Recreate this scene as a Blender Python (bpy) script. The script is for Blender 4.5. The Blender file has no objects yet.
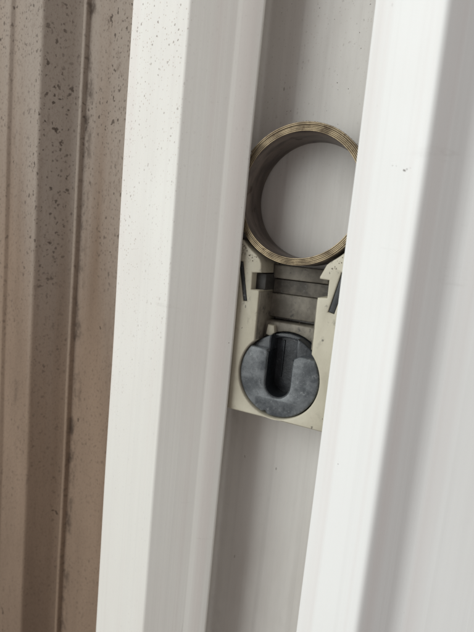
import bpy, math, random
from mathutils import Vector, Matrix, noise
from mathutils.geometry import tessellate_polygon

# ------------------------------------------------------------------ camera, world, light
scene = bpy.context.scene
col = scene.collection
S = 0.001                                   # everything below is written in millimetres
ZO = 160.0                                  # height of the coil/shoe origin above the jamb's cut lower end

cam_data = bpy.data.cameras.new('camera')
cam = bpy.data.objects.new('camera', cam_data)
col.objects.link(cam)
cam_data.sensor_fit = 'VERTICAL'
cam_data.sensor_height = 24.0
cam_data.sensor_width = 18.0
cam_data.lens = 481.0 / 632.0 * 24.0
cam_data.clip_start = 0.005
cam_data.clip_end = 50.0
right = Vector((0.89203556, 0.44186273, 0.09502574))
down = Vector((0.14727497, -0.08540204, -0.98540173))
fwd = Vector((-0.42729691, 0.8930083, -0.14125698))
m = Matrix((right, -down, -fwd)).transposed().to_4x4()
m.translation = Vector((36 * S, -112 * S, ZO * S))
cam.matrix_world = m
scene.camera = cam
cam_data.dof.use_dof = True
cam_data.dof.focus_distance = 0.112
cam_data.dof.aperture_fstop = 13.0
scene.render.resolution_x = 768
scene.render.resolution_y = 1024

world = bpy.data.worlds.new('World')
scene.world = world
world.use_nodes = True
bg = world.node_tree.nodes['Background']
bg.inputs['Color'].default_value = (0.97, 0.89, 0.865, 1)
bg.inputs['Strength'].default_value = 0.32

def area_light(name, loc, target, size, power, color):
    ld = bpy.data.lights.new(name, 'AREA')
    ld.shape = 'RECTANGLE'
    ld.size, ld.size_y = size
    ld.energy = power
    ld.color = color
    o = bpy.data.objects.new(name, ld)
    col.objects.link(o)
    o.location = loc
    o.rotation_euler = (Vector(target) - Vector(loc)).to_track_quat('-Z', 'Y').to_euler()
    return o
TGT = (0, 0, ZO * S)
area_light('window_daylight', (-0.62, -0.66, ZO * S + 0.25), TGT, (1.1, 1.1), 10.9, (0.95, 1.0, 0.985))

scene.view_settings.view_transform = 'Standard'
scene.view_settings.look = 'None'
scene.view_settings.gamma = 1.0
scene.view_settings.use_curve_mapping = False
scene.view_settings.exposure = 0.0

rnd = random.Random(7)

# ------------------------------------------------------------------ materials
class NT:
    def __init__(self, name):
        self.m = bpy.data.materials.new(name)
        self.m.use_nodes = True
        self.t = self.m.node_tree
        self.b = self.t.nodes['Principled BSDF']
        self.tc = self.t.nodes.new('ShaderNodeTexCoord')
    def n(self, kind, **kw):
        nd = self.t.nodes.new(kind)
        for k, v in kw.items():
            setattr(nd, k, v)
        return nd
    def l(self, a, b):
        self.t.links.new(a, b)
    def mapping(self, scale, loc=(0, 0, 0)):
        mp = self.n('ShaderNodeMapping')
        mp.inputs['Scale'].default_value = scale
        mp.inputs['Location'].default_value = loc
        self.l(self.tc.outputs['Object'], mp.inputs['Vector'])
        return mp.outputs['Vector']
    def noise(self, vec, scale=1.0, detail=4.0, rough=0.55):
        nd = self.n('ShaderNodeTexNoise')
        nd.inputs['Scale'].default_value = scale
        nd.inputs['Detail'].default_value = detail
        nd.inputs['Roughness'].default_value = rough
        self.l(vec, nd.inputs['Vector'])
        return nd.outputs['Fac']
    def ramp(self, fac, lo, hi, vlo=0.0, vhi=1.0):
        nd = self.n('ShaderNodeMapRange')
        nd.interpolation_type = 'SMOOTHSTEP'
        nd.inputs['From Min'].default_value = lo
        nd.inputs['From Max'].default_value = hi
        nd.inputs['To Min'].default_value = vlo
        nd.inputs['To Max'].default_value = vhi
        self.l(fac, nd.inputs['Value'])
        return nd.outputs['Result']
    def math(self, op, a, b=None):
        nd = self.n('ShaderNodeMath', operation=op)
        for i, v in enumerate((a, b)):
            if v is None: continue
            if isinstance(v, (int, float)): nd.inputs[i].default_value = v
            else: self.l(v, nd.inputs[i])
        return nd.outputs[0]
    def mix(self, fac, a, b):
        nd = self.n('ShaderNodeMix', data_type='RGBA')
        for sock, v in ((nd.inputs[0], fac), (nd.inputs[6], a), (nd.inputs[7], b)):
            if isinstance(v, (int, float)): sock.default_value = v
            elif isinstance(v, tuple): sock.default_value = (*v, 1)
            else: self.l(v, sock)
        return nd.outputs[2]
    def axis(self, i):
        sp = self.n('ShaderNodeSeparateXYZ')
        self.l(self.tc.outputs['Object'], sp.inputs[0])
        return sp.outputs[i]
    def specks(self, scale, size, stretch=0.6, warp=0.5, loc=(0, 0, 0), rmin=0.45):
        """dirt specks: irregular dots, one per voronoi cell, of random size"""
        v = self.mapping((scale, 0.0, scale * stretch), loc)
        nz = self.n('ShaderNodeTexNoise'); nz.inputs['Scale'].default_value = 2.6
        nz.inputs['Detail'].default_value = 2.0
        self.l(v, nz.inputs['Vector'])
        vm = self.n('ShaderNodeVectorMath', operation='MULTIPLY_ADD')
        self.l(nz.outputs['Color'], vm.inputs[0])
        vm.inputs[1].default_value = (warp,) * 3
        self.l(v, vm.inputs[2])
        vo = self.n('ShaderNodeTexVoronoi', voronoi_dimensions='2D')
        vo.inputs['Scale'].default_value = 1.0
        s3 = self.n('ShaderNodeSeparateXYZ'); c3 = self.n('ShaderNodeCombineXYZ')
        self.l(vm.outputs[0], s3.inputs[0])
        self.l(s3.outputs[0], c3.inputs[0]); self.l(s3.outputs[2], c3.inputs[1])
        self.l(c3.outputs[0], vo.inputs['Vector'])
        sp = self.n('ShaderNodeSeparateColor')
        self.l(vo.outputs['Color'], sp.inputs[0])
        r = self.ramp(sp.outputs[0], rmin, 1.0, 0.0, size)
        d = self.math('SUBTRACT', r, vo.outputs['Distance'])
        return self.ramp(d, 0.0, size * 0.16)
    def bump(self, h, strength, dist):
        bp = self.n('ShaderNodeBump')
        bp.inputs['Strength'].default_value = strength
        bp.inputs['Distance'].default_value = dist
        self.l(h, bp.inputs['Height'])
        self.l(bp.outputs[0], self.b.inputs['Normal'])
    def set(self, rough=None, metal=None, spec=None):
        if rough is not None: self.b.inputs['Roughness'].default_value = rough
        if metal is not None: self.b.inputs['Metallic'].default_value = metal
        if spec is not None: self.b.inputs['Specular IOR Level'].default_value = spec
    def color(self, c):
        if isinstance(c, tuple): self.b.inputs['Base Color'].default_value = (*c, 1)
        else: self.l(c, self.b.inputs['Base Color'])

def vinyl(name, base, fine, coarse, grime, zfade=None, xfade=None, tint=(0.60, 0.55, 0.50), rub=0.0):
    """white extruded vinyl: die lines along Z, smudges, painted reflection streaks, dirt specks"""
    k = NT(name)
    streak = k.noise(k.mapping((900, 900, 6)), 1.0, 3.0)
    smudge = k.noise(k.mapping((40, 40, 14)), 1.0, 5.0, 0.6)
    c = k.mix(k.ramp(smudge, 0.35, 0.75, 0.0, grime), base, tint)
    c = k.mix(k.ramp(streak, 0.45, 0.8, 0.0, 0.10), c, (0.50, 0.48, 0.46))
    c = k.mix(k.ramp(k.noise(k.mapping((190, 190, 1.5), (4, 2, 0)), 1.0, 2.0), 0.5, 0.72, 0.0, 0.35), c, (0.66, 0.57, 0.545))  # pinkish streaks: warm reflection in the gloss, painted into the colour
    if fine:
        f = k.specks(760, 0.17, 0.75, 0.4, (3, 1, 5), 0.62)
        f2 = k.specks(1500, 0.24, 0.75, 0.4, (9, 4, 2), 0.5)
        patch = k.ramp(k.noise(k.mapping((70, 70, 40)), 1.0, 3.0), 0.38, 0.62)
        if zfade:
            patch = k.math('MULTIPLY', k.math('ADD', k.math('MULTIPLY', patch, 0.6), 0.4), k.ramp(k.axis(2), zfade[0] * S, zfade[1] * S, 0.10, 1.0))
        if xfade:
            patch = k.math('MULTIPLY', patch, k.ramp(k.axis(0), xfade[0] * S, xfade[1] * S, 1.0, 0.12))
        c = k.mix(k.math('MULTIPLY', k.math('MULTIPLY', f, patch), fine), c, (0.105, 0.052, 0.028))
        c = k.mix(k.math('MULTIPLY', k.math('MULTIPLY', f2, patch), fine * 0.7), c, (0.27, 0.16, 0.095))
    if coarse:
        f3 = k.specks(110, 0.03, 0.6, 0.4, (1, 7, 3), 0.75)
        c = k.mix(k.math('MULTIPLY', f3, coarse), c, (0.17, 0.14, 0.12))
    if rub:
        rb = k.noise(k.mapping((420, 420, 3.5), (1, 1, 4)), 1.0, 4.0, 0.6)
        c = k.mix(k.ramp(rb, 0.48, 0.72, 0.0, rub), c, (0.33, 0.30, 0.285))
        gl = k.noise(k.mapping((85, 85, 45), (9, 3, 4)), 1.0, 6.0, 0.7)
        c = k.mix(k.ramp(gl, 0.55, 0.72, 0.0, rub), c, (0.30, 0.265, 0.24))
    scuff = k.noise(k.mapping((55, 55, 260), (3, 8, 1)), 1.0, 6.0, 0.7)
    where = k.ramp(k.noise(k.mapping((22, 22, 16), (6, 2, 2)), 1.0, 2.0), 0.50, 0.66)
    c = k.mix(k.math('MULTIPLY', k.ramp(scuff, 0.60, 0.72), k.math('MULTIPLY', where, 0.30)), c, (0.36, 0.33, 0.30))
    k.color(c)
    k.set(0.38, 0.0, 0.32)
    rg = k.ramp(smudge, 0.3, 0.75, 0.34, 0.52)
    k.l(rg, k.b.inputs['Roughness'])
    wav = k.noise(k.mapping((30, 30, 9)), 1.0, 2.0)
    h = k.math('ADD', k.math('MULTIPLY', streak, 0.25), k.math('MULTIPLY', wav, 1.0))
    k.bump(h, 0.25, 0.0006)
    return k.m

M_WHITE_L = vinyl('vinyl_outer_flange', (0.75, 0.737, 0.695), 0.68, 0.10, 0.30, (95, 200), (-27, -24), (0.63, 0.57, 0.53))
M_WHITE_R = vinyl('vinyl_inner_flange', (0.80, 0.80, 0.79), 0.0, 0.18, 0.12)
M_POCKET = vinyl('vinyl_pocket', (0.71, 0.69, 0.655), 0.22, 0.5, 0.6, (150, 215), None, (0.50, 0.46, 0.42), 0.16)

def taupe():
    k = NT('taupe_vinyl')
    z = k.axis(2)
    sm = k.noise(k.mapping((60, 60, 12)), 1.0, 5.0, 0.6)
    band = k.noise(k.mapping((95, 95, 2.0), (2, 5, 0)), 1.0, 3.0, 0.6)
    c = k.mix(k.ramp(sm, 0.3, 0.75), (0.275, 0.198, 0.143), (0.195, 0.137, 0.098))
    dust = k.math('ADD', k.math('MULTIPLY', band, 0.75), k.ramp(z, 70 * S, 230 * S, 0.0, 0.40))
    c = k.mix(k.ramp(dust, 0.42, 0.80, 0.0, 0.75), c, (0.385, 0.335, 0.29))
    gr = k.noise(k.mapping((1500, 1500, 1100)), 1.0, 3.0, 0.7)
    c = k.mix(k.ramp(gr, 0.50, 0.74, 0.0, 0.4), c, (0.14, 0.095, 0.068))
    zz = k.ramp(z, 80 * S, 210 * S, 0.35, 1.0)
    blot = k.ramp(k.noise(k.mapping((75, 75, 40)), 1.0, 3.0), 0.35, 0.60, 0.25, 1.0)
    zb = k.math('MULTIPLY', zz, blot)
    dk = (0.05, 0.034, 0.025)
    for sc, sz, lo, rm, am in ((1400, 0.27, (6, 1, 3), 0.35, 0.6), (800, 0.22, (2, 2, 2), 0.42, 0.8), (470, 0.15, (4, 2, 9), 0.66, 0.85)):
        c = k.mix(k.math('MULTIPLY', k.math('MULTIPLY', k.specks(sc, sz, 0.55, 0.7, lo, rm), zb), am), c, dk)
    b = k.specks(150, 0.07, 0.7, 0.6, (5, 1, 8), 0.8)
    soft = k.ramp(k.noise(k.mapping((330, 330, 120), (1, 1, 6)), 1.0, 4.0, 0.7), 0.60, 0.76, 0.0, 0.55)
    c = k.mix(k.math('MULTIPLY', b, 0.7), c, dk)
    c = k.mix(soft, c, (0.13, 0.09, 0.066))
    x = k.axis(0)
    line = k.math('MULTIPLY', k.ramp(x, -65.6 * S, -65.0 * S), k.ramp(x, -64.4 * S, -62.0 * S, 1.0, 0.0))
    lump = k.ramp(k.noise(k.mapping((260, 260, 130), (2, 9, 1)), 1.0, 5.0, 0.7), 0.46, 0.66)
    c = k.mix(k.math('MULTIPLY', k.math('MULTIPLY', line, lump), 0.8), c, (0.065, 0.045, 0.034))
    k.color(c)
    k.set(0.72, 0.0, 0.18)
    k.bump(k.math('ADD', gr, k.math('MULTIPLY', b, 1.0)), 0.3, 0.0003)
    return k.m
M_TAUPE = taupe()

def steel():
    k = NT('spring_steel')
    n1 = k.noise(k.mapping((160, 500, 160)), 1.0, 4.0)
    n2 = k.noise(k.mapping((420, 420, 420)), 1.0, 3.0)
    c = k.mix(k.ramp(n1, 0.35, 0.7), (0.24, 0.20, 0.175), (0.13, 0.11, 0.10))
    c = k.mix(k.ramp(n2, 0.62, 0.75, 0.0, 0.7), c, (0.08, 0.06, 0.045))
    k.color(c)
    k.set(0.42, 0.85, 0.5)
    return k.m
def brass():
    k = NT('worn_strip_edge')
    n1 = k.noise(k.mapping((260, 900, 260)), 1.0, 4.0)
    n2 = k.noise(k.mapping((700, 700, 700)), 1.0, 3.0)
    c = k.mix(k.ramp(n1, 0.35, 0.68), (0.37, 0.295, 0.19), (0.16, 0.122, 0.08))
    c = k.mix(k.ramp(n2, 0.56, 0.72, 0.0, 0.85), c, (0.12, 0.085, 0.055))
    k.color(c)
    k.set(0.40, 0.8, 0.5)
    return k.m
M_STEEL, M_BRASS = steel(), brass()

def shoe_plastic():
    k = NT('cream_plastic')
    n1 = k.noise(k.mapping((120, 120, 90)), 1.0, 5.0, 0.65)
    n2 = k.noise(k.mapping((420, 420, 300)), 1.0, 4.0, 0.7)
    c = k.mix(k.ramp(n1, 0.35, 0.75, 0.0, 0.6), (0.52, 0.485, 0.385), (0.37, 0.34, 0.26))
    top = k.ramp(k.axis(2), (ZO - 26) * S, (ZO + 0) * S, 0.15, 0.95)
    d = k.math('MULTIPLY', k.ramp(n2, 0.55, 0.70), top)
    c = k.mix(d, c, (0.075, 0.07, 0.06))
    f = k.specks(420, 0.10, 0.8, 0.4, (4, 4, 1), 0.75)
    c = k.mix(k.math('MULTIPLY', f, 0.7), c, (0.10, 0.09, 0.075))
    k.color(c)
    k.set(0.45, 0.0, 0.4)
    k.bump(n2, 0.2, 0.0003)
    return k.m
def shaded_grimy_plastic():  # cream plastic darkened by grime and by recess shade painted into the colour
    k = NT('shaded_grimy_cream')
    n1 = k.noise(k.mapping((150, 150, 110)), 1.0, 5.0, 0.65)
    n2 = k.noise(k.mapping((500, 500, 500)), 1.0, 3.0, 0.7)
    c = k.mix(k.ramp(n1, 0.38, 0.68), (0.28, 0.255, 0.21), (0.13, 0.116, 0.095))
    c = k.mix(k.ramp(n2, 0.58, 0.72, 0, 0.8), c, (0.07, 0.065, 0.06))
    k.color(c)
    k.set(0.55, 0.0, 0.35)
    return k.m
def slate(name, a, b, rough, wear=0.6):
    k = NT(name)
    n1 = k.noise(k.mapping((240, 240, 240)), 1.0, 6.0, 0.7)
    n2 = k.noise(k.mapping((900, 900, 900)), 1.0, 3.0, 0.7)
    c = k.mix(k.ramp(n1, 0.36, 0.68), a, b)
    c = k.mix(k.ramp(n2, 0.58, 0.75, 0, wear), c, (0.26, 0.27, 0.28))
    k.color(c)
    k.set(rough, 0.0, 0.5)
    k.bump(k.math('ADD', n1, n2), 0.18, 0.0003)
    return k.m
M_SHOE, M_GRIMY_SHADE = shoe_plastic(), shaded_grimy_plastic()
M_CAM = slate('slate_cam', (0.055, 0.062, 0.069), (0.165, 0.178, 0.187), 0.36)
M_BLACK = slate('black_strip', (0.022, 0.024, 0.027), (0.045, 0.047, 0.05), 0.5)
M_BAR = slate('grimy_bar', (0.075, 0.067, 0.056), (0.17, 0.152, 0.125), 0.65, 0.3)
M_NOTCH_SHADE = slate('notch_shade', (0.030, 0.028, 0.026), (0.06, 0.057, 0.053), 0.6, 0.25)  # colour stands in for the shade inside the notch
M_SLOT_SHADE = slate('slot_shade', (0.008, 0.010, 0.012), (0.018, 0.021, 0.025), 0.3, 0.08)  # near-black: shade on the slot walls put into the colour
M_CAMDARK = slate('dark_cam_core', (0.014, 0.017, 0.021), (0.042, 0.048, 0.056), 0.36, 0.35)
def grime_mat():
    k = NT('grime')
    n1 = k.noise(k.mapping((900, 900, 900)), 1.0, 2.0)
    k.color(k.mix(n1, (0.05, 0.038, 0.03), (0.16, 0.12, 0.09)))
    k.set(0.9, 0, 0.2)
    return k.m
M_GRIME = grime_mat()

# ------------------------------------------------------------------ mesh helpers
def tag(o, label=None, cat=None, group=None, kind=None):
    if label: o['label'] = label
    if cat: o['category'] = cat
    if group: o['group'] = group
    if kind: o['kind'] = kind
    return o
def empty(name, loc):
    o = bpy.data.objects.new(name, None)
    o.empty_display_size = 0.01
    o.location = loc
    col.objects.link(o)
    return o
def build(name, verts, faces, mats, parent=None, fmat=None, sharp=35):
    me = bpy.data.meshes.new(name)
    me.from_pydata([(x * S, y * S, (z + ZO) * S) for x, y, z in verts], [], faces)
    for mt in (mats if isinstance(mats, list) else [mats]): me.materials.append(mt)
    if fmat: me.polygons.foreach_set('material_index', fmat)
    import bmesh
    bm = bmesh.new(); bm.from_mesh(me)
    bmesh.ops.recalc_face_normals(bm, faces=bm.faces)
    bm.to_mesh(me); bm.free()
    me.polygons.foreach_set('use_smooth', [True] * len(me.polygons))
    me.set_sharp_from_angle(angle=math.radians(sharp))
    o = bpy.data.objects.new(name, me)
    col.objects.link(o)
    if parent:
        o.parent = parent
        o.matrix_parent_inverse = Matrix.Translation(-Vector(parent.location))
    return o

def fillet(pts, n=8):
    """(x, y, r) polyline -> dense polyline with rounded corners"""
    out = []
    for i, (x, y, r) in enumerate(pts):
        p = Vector((x, y))
        if i in (0, len(pts) - 1) or r <= 0:
            out.append(p); continue
        a = (Vector(pts[i - 1][:2]) - p); b = (Vector(pts[i + 1][:2]) - p)
        ang = a.angle(b)
        d = min(r / math.tan(ang / 2), a.length * 0.45, b.length * 0.45)
        p0 = p + a.normalized() * d; p1 = p + b.normalized() * d
        for k in range(n + 1):
            t = k / n
            out.append(p0 * (1 - t) ** 2 + p * 2 * t * (1 - t) + p1 * t * t)
    return out
def sheet(pts, th):
    """closed outline of a sheet following the polyline, thickened on the +Y/back side (left of travel)"""
    P = fillet(pts)
    N = []
    for i in range(len(P)):
        t = (P[min(i + 1, len(P) - 1)] - P[max(i - 1, 0)]).normalized()
        N.append(Vector((-t.y, t.x)))
    Q = [p + n * th for p, n in zip(P, N)]
    # rounded ends
    def cap(a, b, na):
        c = (a + b) / 2; o = (b - a) / 2
        tn = Vector((o.y, -o.x)) if na else Vector((-o.y, o.x))
        return [c - o * math.cos(w) * 1.0 + tn * math.sin(w) * 0.55 for w in (math.pi * f / 6 for f in range(1, 6))]
    e = cap(P[-1], Q[-1], True)
    s = cap(Q[0], P[0], True)
    return P + e + Q[::-1] + s
def extrusion(name, loop, mat, parent, z0=-ZO, z1=ZO, nz=64, bow=0.22, seed=0):
    n = len(loop); V = []; F = []
    for k in range(nz + 1):
        z = z0 + (z1 - z0) * k / nz
        dx = bow * noise.noise(Vector((seed, 0.3, z * 0.022)))
        dy = bow * noise.noise(Vector((seed + 9, 0.7, z * 0.022)))
        for p in loop: V.append((p.x + dx, p.y + dy, z))
    for k in range(nz):
        for i in range(n):
            j = (i + 1) % n
            F.append((k * n + i, k * n + j, (k + 1) * n + j, (k + 1) * n + i))
    tri = tessellate_polygon([[Vector((p.x, p.y, 0)) for p in loop]])
    for t in tri:
        F.append(tuple(t)); F.append(tuple(nz * n + i for i in t))
    return build(name, V, F, mat, parent, sharp=40)

def offset_loop(L, d):
    """move a CCW loop inwards by d"""
    n = len(L); out = []
    for i in range(n):
        p = L[i]; a = (p - L[i - 1]).normalized(); b = (L[(i + 1) % n] - p).normalized()
        na = Vector((-a.y, a.x)); nb = Vector((-b.y, b.x))
        k = max(0.35, 1 + na.dot(nb))
        out.append(p + (na + nb) * (d / k))
    return out
def area(L): return sum(L[i - 1].x * L[i].y - L[i].x * L[i - 1].y for i in range(len(L))) / 2
def plate_geo(loops, y0, y1, ch):
    """solid plate in XZ between depth y0 (front) and y1, front edge rounded by ch; loops: outer, then holes"""
    V = []; F = []; front = []; back = []
    LL = []
    for i, L in enumerate(loops):
        L = [Vector(p) for p in L]
        if (area(L) < 0) == (i == 0): L.reverse()
        LL.append(L)
    rings = [(ch, y0), (ch * 0.35, y0 + ch * 0.3), (0.0, y0 + ch), (0.0, y1)] if ch > 0 else [(0.0, y0), (0.0, y1)]
    for L in LL:
        n = len(L); base = len(V)
        for d, y in rings:
            for p in offset_loop(L, d): V.append((p.x, y, p.y))
        for r in range(len(rings) - 1):
            for i in range(n):
                j = (i + 1) % n
                F.append((base + r * n + i, base + r * n + j, base + (r + 1) * n + j, base + (r + 1) * n + i))
        front.append(list(range(base, base + n)))
        back.append(list(range(base + (len(rings) - 1) * n, base + len(rings) * n)))
    for grp in (front, back):
        flat = [i for g in grp for i in g]
        for t in tessellate_polygon([[Vector((V[i][0], V[i][2], 0)) for i in g] for g in grp]):
            F.append(tuple(flat[q] for q in t))
    return V, F
def plates(name, items, mat, parent):
    V = []; F = []
    for loops, y0, y1, ch in items:
        v, f = plate_geo(loops, y0, y1, ch)
        F += [tuple(i + len(V) for i in q) for q in f]; V += v
    return build(name, V, F, mat, parent, sharp=50)
def rect(x0, x1, z0, z1): return [(x0, z0), (x1, z0), (x1, z1), (x0, z1)]

# ------------------------------------------------------------------ the jamb (extruded along Z; pocket back at y = 0, room towards -y)
jamb = empty('window_jamb', (0, 0, 0))
tag(jamb, 'white vinyl window jamb with two bevelled flanges either side of an open balance pocket', 'window jamb')
extrusion('outer_flange', sheet([(-43.3, -6.0, 0), (-43.3, -17.6, 0.5), (-25.4, -21.0, 1.3), (-16.6, -15.9, 2.5), (-11.75, -14.0, 0)], 1.5), M_WHITE_L, jamb, seed=1)
extrusion('inner_flange', sheet([(11.9, -14.0, 0), (25.4, -21.0, 1.5), (32.2, -15.4, 5.0), (95.0, -14.2, 0)], 1.5), M_WHITE_R, jamb, seed=2)
extrusion('balance_pocket', sheet([(16.9, -16.0, 0), (16.9, 0.0, 1.2), (-16.9, 0.0, 1.2), (-16.9, -16.0, 0)], -1.4), M_POCKET, jamb, seed=3, bow=0.05)

track = empty('exterior_track', (-0.07, 0, 0))
tag(track, 'dirty taupe exterior track with stepped ribs beside the white jamb', 'window track')
extrusion('ribbed_panel', sheet([(-130.0, -22.0, 0), (-91.0, -17.6, 0.8), (-84.6, -17.2, 1.2), (-83.6, -16.6, 1.2), (-74.0, -15.9, 1.5), (-67.8, -8.2, 5), (-44.0, -7.4, 0)], 1.6), M_TAUPE, track, seed=4)
extrusion('bead', fillet([(-66.9, -8.0, 0), (-66.7, -9.4, 0.5), (-65.6, -9.5, 0.5), (-65.2, -8.0, 0)]), M_TAUPE, track, seed=4)

# ------------------------------------------------------------------ coil spring: one long strip wound on itself
CZ = 12.2
coil = empty('coil_spring', (0, -7 * S, (CZ - 15.1 + ZO) * S))
tag(coil, 'wound brass-edged steel coil spring sitting on top of the cream shoe', 'spring')
TURNS, R0, PITCH, TH = 5.4, 13.2, 0.325, 0.285
def spiral_strip():
    V = []; F = []; fm = []
    seg = 150; n = int(TURNS * seg)
    ns = 8
    for k in range(n + 1):
        t = k / seg
        th = math.radians(0) + 2 * math.pi * t
        turn = t
        r = R0 + PITCH * t + 0.03 * noise.noise(Vector((math.cos(th) * 1.5, math.sin(th) * 1.5, t * 0.8)))
        off = 0.28 * noise.noise(Vector((turn * 1.7, 4.2, 0))) + 0.05 * noise.noise(Vector((math.cos(th) * 3, math.sin(th) * 3, 7 + turn)))
        if turn < 1: off += 0.10 * (1 - turn)
        ya, yb = -12.0 + off, -1.4 + off * 0.5
        b = 0.06
        for (rr, y) in ((r, ya + b), (r + b, ya), (r + TH - b, ya), (r + TH, ya + b), (r + TH, yb - b), (r + TH - b, yb), (r + b, yb), (r, yb - b)):
            V.append((rr * math.cos(th), y, CZ + rr * math.sin(th)))
    for k in range(n):
        for i in range(ns):
            j = (i + 1) % ns
            F.append((k * ns + i, k * ns + j, (k + 1) * ns + j, (k + 1) * ns + i))
            fm.append(1 if i in (0, 1, 2) else 0)
    F.append(tuple(range(ns))); fm.append(0)
    F.append(tuple(n * ns + i for i in range(ns))); fm.append(0)
    return V, F, fm
V, F, fm = spiral_strip()
build('wound_strip', V, F, [M_STEEL, M_BRASS], coil, fm, sharp=50)

# ------------------------------------------------------------------ pivot shoe
shoe = empty('pivot_shoe', (0, -6 * S, (-37.7 + ZO) * S))
tag(shoe, 'cream plastic balance shoe with T-shaped slot below the coil, in the pocket', 'balance shoe')
CX, CAMZ, HOLE = -0.35, -28.1, 9.8
def shoe_outline():
    L = [(-14.6, -37.7), (-14.1, -38.2), (14.1, -38.2), (14.6, -37.7), (14.6, 2.6)]
    # cradle: arc just outside the coil, right arm
    for a in (-42, -46, -50, -54, -58):
        w = math.radians(a); L.append((15.75 * math.cos(w) + 0.35, CZ + 15.75 * math.sin(w)))
    L += [(7.9, -1.9), (6.7, -4.6), (6.75, -5.0), (8.8, -5.05), (8.85, -8.9), (6.75, -9.05)]
    a0 = math.degrees(math.acos((6.9 - CX) / HOLE))
    a1 = 180 - math.degrees(math.acos((6.85 + CX) / HOLE))
    n = 56
    sweep = 360 - (a1 - a0)
    for k in range(n + 1):
        w = math.radians(a0 - sweep * k / n)
        L.append((CX + HOLE * math.cos(w), CAMZ + HOLE * math.sin(w)))
    L += [(-7.0, -9.15), (-9.0, -9.2), (-9.1, -5.4), (-6.9, -5.2), (-7.1, -3.2), (-7.6, -2.2)]
    for a in (-122, -126, -130, -134, -138):
        w = math.radians(a); L.append((15.75 * math.cos(w) - 0.35, CZ + 15.75 * math.sin(w)))
    L.append((-14.6, 2.2))
    return L
SLIT_R = [(11.2, -3.2), (9.35, -11.8), (10.75, -12.1), (12.7, -3.4)]
SLIT_L = [(-12.9, -3.0), (-10.75, -12.1), (-9.75, -12.0), (-11.7, -3.2)]
plates('body', [([shoe_outline(), SLIT_R, SLIT_L], -12.0, -0.8, 0.28)], M_SHOE, shoe)
def inset(L, d, dx=0, dz=0): return [(p.x + dx, p.y + dz) for p in offset_loop([Vector(q) for q in (L if area([Vector(q) for q in L]) > 0 else L[::-1])], d)]
plates('brake_strip', [([inset(SLIT_R, 0.12)], -11.75, -2, 0.12)], M_BLACK, shoe)
plates('brake_strip', [([inset(SLIT_L, 0.10)], -11.75, -2, 0.12)], M_BLACK, shoe)
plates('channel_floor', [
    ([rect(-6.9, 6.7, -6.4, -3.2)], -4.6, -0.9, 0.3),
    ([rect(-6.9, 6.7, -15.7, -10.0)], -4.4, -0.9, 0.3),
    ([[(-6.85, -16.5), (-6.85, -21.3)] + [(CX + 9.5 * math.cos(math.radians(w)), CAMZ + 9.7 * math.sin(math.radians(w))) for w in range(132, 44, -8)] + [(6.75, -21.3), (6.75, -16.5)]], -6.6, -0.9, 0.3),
], M_GRIMY_SHADE, shoe)  # the floor's shade is in this colour, along with the grime
plates('channel_side_shade', [([rect(-6.94, -6.75, -20.6, -9.6)], -11.4, -4.3, 0.05)], M_GRIMY_SHADE, shoe)  # thin plate added to darken the channel wall with painted shade and grime
plates('channel_side_shade', [([rect(6.55, 6.72, -20.6, -9.6)], -11.4, -4.3, 0.05)], M_GRIMY_SHADE, shoe)  # same added shade plate on the opposite wall
plates('cross_bar', [([rect(-6.8, 8.75, -9.9, -6.6)], -3.9, -1.2, 0.15)], M_BAR, shoe)
plates('notch_shade_block', [([rect(-9.05, -6.6, -9.2, -5.45)], -9.4, -3.8, 0.2)], M_NOTCH_SHADE, shoe)  # dark block added to fill the notch as its shade
plates('retaining_tab', [([[(-5.9, -19.6), (-4.6, -19.9), (-3.7, -18.9), (-4.0, -17.3), (-5.6, -17.2)]], -8.0, -6.4, 0.25)], M_SHOE, shoe)

# the round cam turned into the shoe
RC = 9.5
def cam_ring(r, a0, a1, n):
    return [(CX + r * math.cos(math.radians(a0 + (a1 - a0) * k / n)), CAMZ + r * math.sin(math.radians(a0 + (a1 - a0) * k / n))) for k in range(n + 1)]
def u_outline(r, top_l, top_r, hw=3.15, sx=-0.4, sz=-30.1):
    """disc of radius r cut by the U slot and flat at the top"""
    a_r = math.degrees(math.asin((top_r - CAMZ) / r)); a_l = 180 - math.degrees(math.asin((top_l - CAMZ) / r))
    L = []
    n = 60
    for k in range(n + 1):
        a = a_l + (a_r + 360 - a_l) * k / n
        rr = r - (0.55 if 254 < a < 259 else 0)
        L.append((CX + rr * math.cos(math.radians(a)), CAMZ + rr * math.sin(math.radians(a))))
    L += [(sx + hw + 1.6, top_r + 0.3), (sx + hw + 0.2, top_r - 0.5), (sx + hw, top_r - 1.2)]
    for k in range(15):
        w = math.radians(0 - 180 * k / 14)
        L.append((sx + hw * math.cos(w), sz + hw * math.sin(w)))
    L += [(sx - hw, top_l - 0.9), (sx - hw - 0.3, top_l - 0.15)]
    return L
cam_part = plates('cam', [([u_outline(RC, -22.2, -22.9)], -11.55, -5.6, 0.35)], M_CAM, shoe)
cam_part['label'] = 'round slate-grey cam with a U-shaped slot'
def core():
    r = RC - 0.02
    L = []
    for k in range(48):
        a = 2 * math.pi * k / 48
        L.append((CX + r * math.cos(a), CAMZ + r * math.sin(a)))
    return L
def top_shelf(side):
    """lower shoulder beside the slot, behind the raised U"""
    hw, sx = 3.15, -0.4
    xe = sx + side * (hw + 0.02)
    arc = [p for p in cam_ring(RC, 10, 170, 60) if (p[0] - xe) * side > 0.05]
    ztop = CAMZ + math.sqrt(RC ** 2 - (xe - CX) ** 2)
    pts = [(xe, -26.0)] + (arc if side > 0 else arc[::-1]) + [(xe, ztop)]
    return pts
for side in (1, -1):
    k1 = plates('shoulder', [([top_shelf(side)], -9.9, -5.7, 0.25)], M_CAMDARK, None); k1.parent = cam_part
rim = cam_ring(RC - 0.05, 66, 116, 16) + cam_ring(RC - 1.1, 116, 66, 16)
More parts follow.
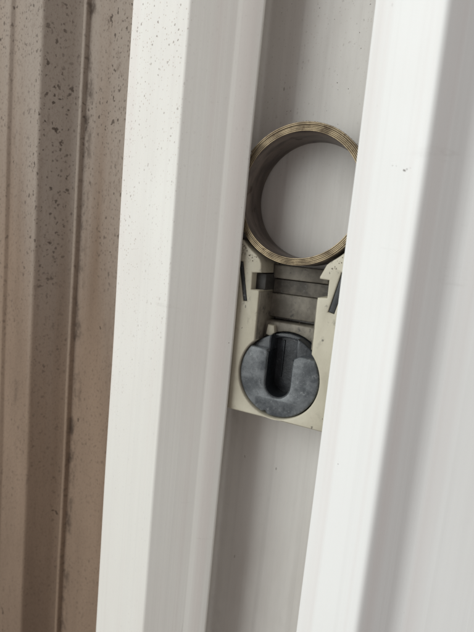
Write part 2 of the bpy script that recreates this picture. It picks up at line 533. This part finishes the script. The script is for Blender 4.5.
k5 = plates('rim', [([rim], -7.4, -5.7, 0.2)], M_CAMDARK, None); k5.parent = cam_part
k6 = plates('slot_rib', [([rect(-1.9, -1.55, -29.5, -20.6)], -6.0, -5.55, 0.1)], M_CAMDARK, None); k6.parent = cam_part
def slot_shade_liner():
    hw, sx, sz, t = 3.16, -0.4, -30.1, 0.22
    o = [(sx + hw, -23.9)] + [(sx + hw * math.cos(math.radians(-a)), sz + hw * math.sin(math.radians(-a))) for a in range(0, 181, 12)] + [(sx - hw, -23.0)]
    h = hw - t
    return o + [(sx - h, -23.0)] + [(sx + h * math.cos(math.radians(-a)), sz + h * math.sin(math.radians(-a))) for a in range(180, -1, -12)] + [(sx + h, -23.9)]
k4 = plates('slot_shade_liner', [([slot_shade_liner()], -11.2, -5.6, 0.08)], M_SLOT_SHADE, None); k4.parent = cam_part  # thin dark lining added to deepen the shade on the slot walls
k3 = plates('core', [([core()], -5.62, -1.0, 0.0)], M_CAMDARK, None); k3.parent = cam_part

# ------------------------------------------------------------------ grime crumbs
def crumbs():
    V = []; F = []
    def lump(c, s):
        b = len(V)
        P = [(0, 0, 1), (0, 0, -1)] + [(math.cos(a), math.sin(a), rnd.uniform(-.3, .3)) for a in (i * math.pi * 2 / 5 for i in range(5))]
        sx, sy, sz = (s * rnd.uniform(0.6, 1.3) for _ in range(3))
        for p in P:
            w = rnd.uniform(0.7, 1.2)
            V.append((c[0] + p[0] * sx * w, c[1] + p[1] * sy * w, c[2] + p[2] * sz * w))
        for i in range(5):
            j = (i + 1) % 5
            F.append((b, b + 2 + i, b + 2 + j)); F.append((b + 1, b + 2 + j, b + 2 + i))
    for _ in range(120):                                   # along the top of the coil
        a = math.radians(rnd.gauss(80, 26)); r = 15.14 + rnd.uniform(0, 0.2)
        lump((r * math.cos(a), rnd.uniform(-12.0, -9.5), CZ + r * math.sin(a)), rnd.uniform(0.03, 0.10))
    for _ in range(70):                                    # on the shoulders of the shoe
        s = rnd.choice((-1, 1)); a = math.radians(-90 + s * rnd.uniform(30, 48)); r = 15.9 + rnd.uniform(0, 1.6)
        lump((r * math.cos(a) + 0.35 * s, -12.02, CZ + r * math.sin(a) - 0.3), rnd.uniform(0.04, 0.15))
    for _ in range(60):                                    # on the pocket back beside the coil
        lump((rnd.uniform(-15, 13), -0.03, rnd.uniform(27, 60)), rnd.uniform(0.04, 0.11))
    for _ in range(30):
        lump((rnd.uniform(-6.5, 6.5), -4.5, rnd.choice((-6.6, -10.1, -15.9)) + rnd.gauss(0, 0.3)), rnd.uniform(0.05, 0.14))
    for x, y, z, w in ((19.6, -17.95, 17.5, 0.07), (20.35, -18.34, 17.35, 0.06), (21.9, -19.14, 16.5, 0.16), (22.15, -19.27, 16.4, 0.18), (22.45, -19.43, 16.65, 0.15), (23.0, -19.7, 16.8, 0.07), (16.6, -16.40, -42.3, 0.10)):
        lump((x, y, z), w)                                 # specks on the bright flange
    for _ in range(26):                                    # along the lip of the outer flange
        lump((-11.9 + rnd.uniform(-0.8, 0.1), -14.0 + rnd.uniform(-0.25, 0.1), rnd.uniform(-30, 45)), rnd.uniform(0.04, 0.12))
    return V, F
V, F = crumbs()
g = build('grime', V, F, M_GRIME, None, sharp=80)
tag(g, 'dark gritty crumbs stuck round the coil and shoe', 'grime', kind='stuff')
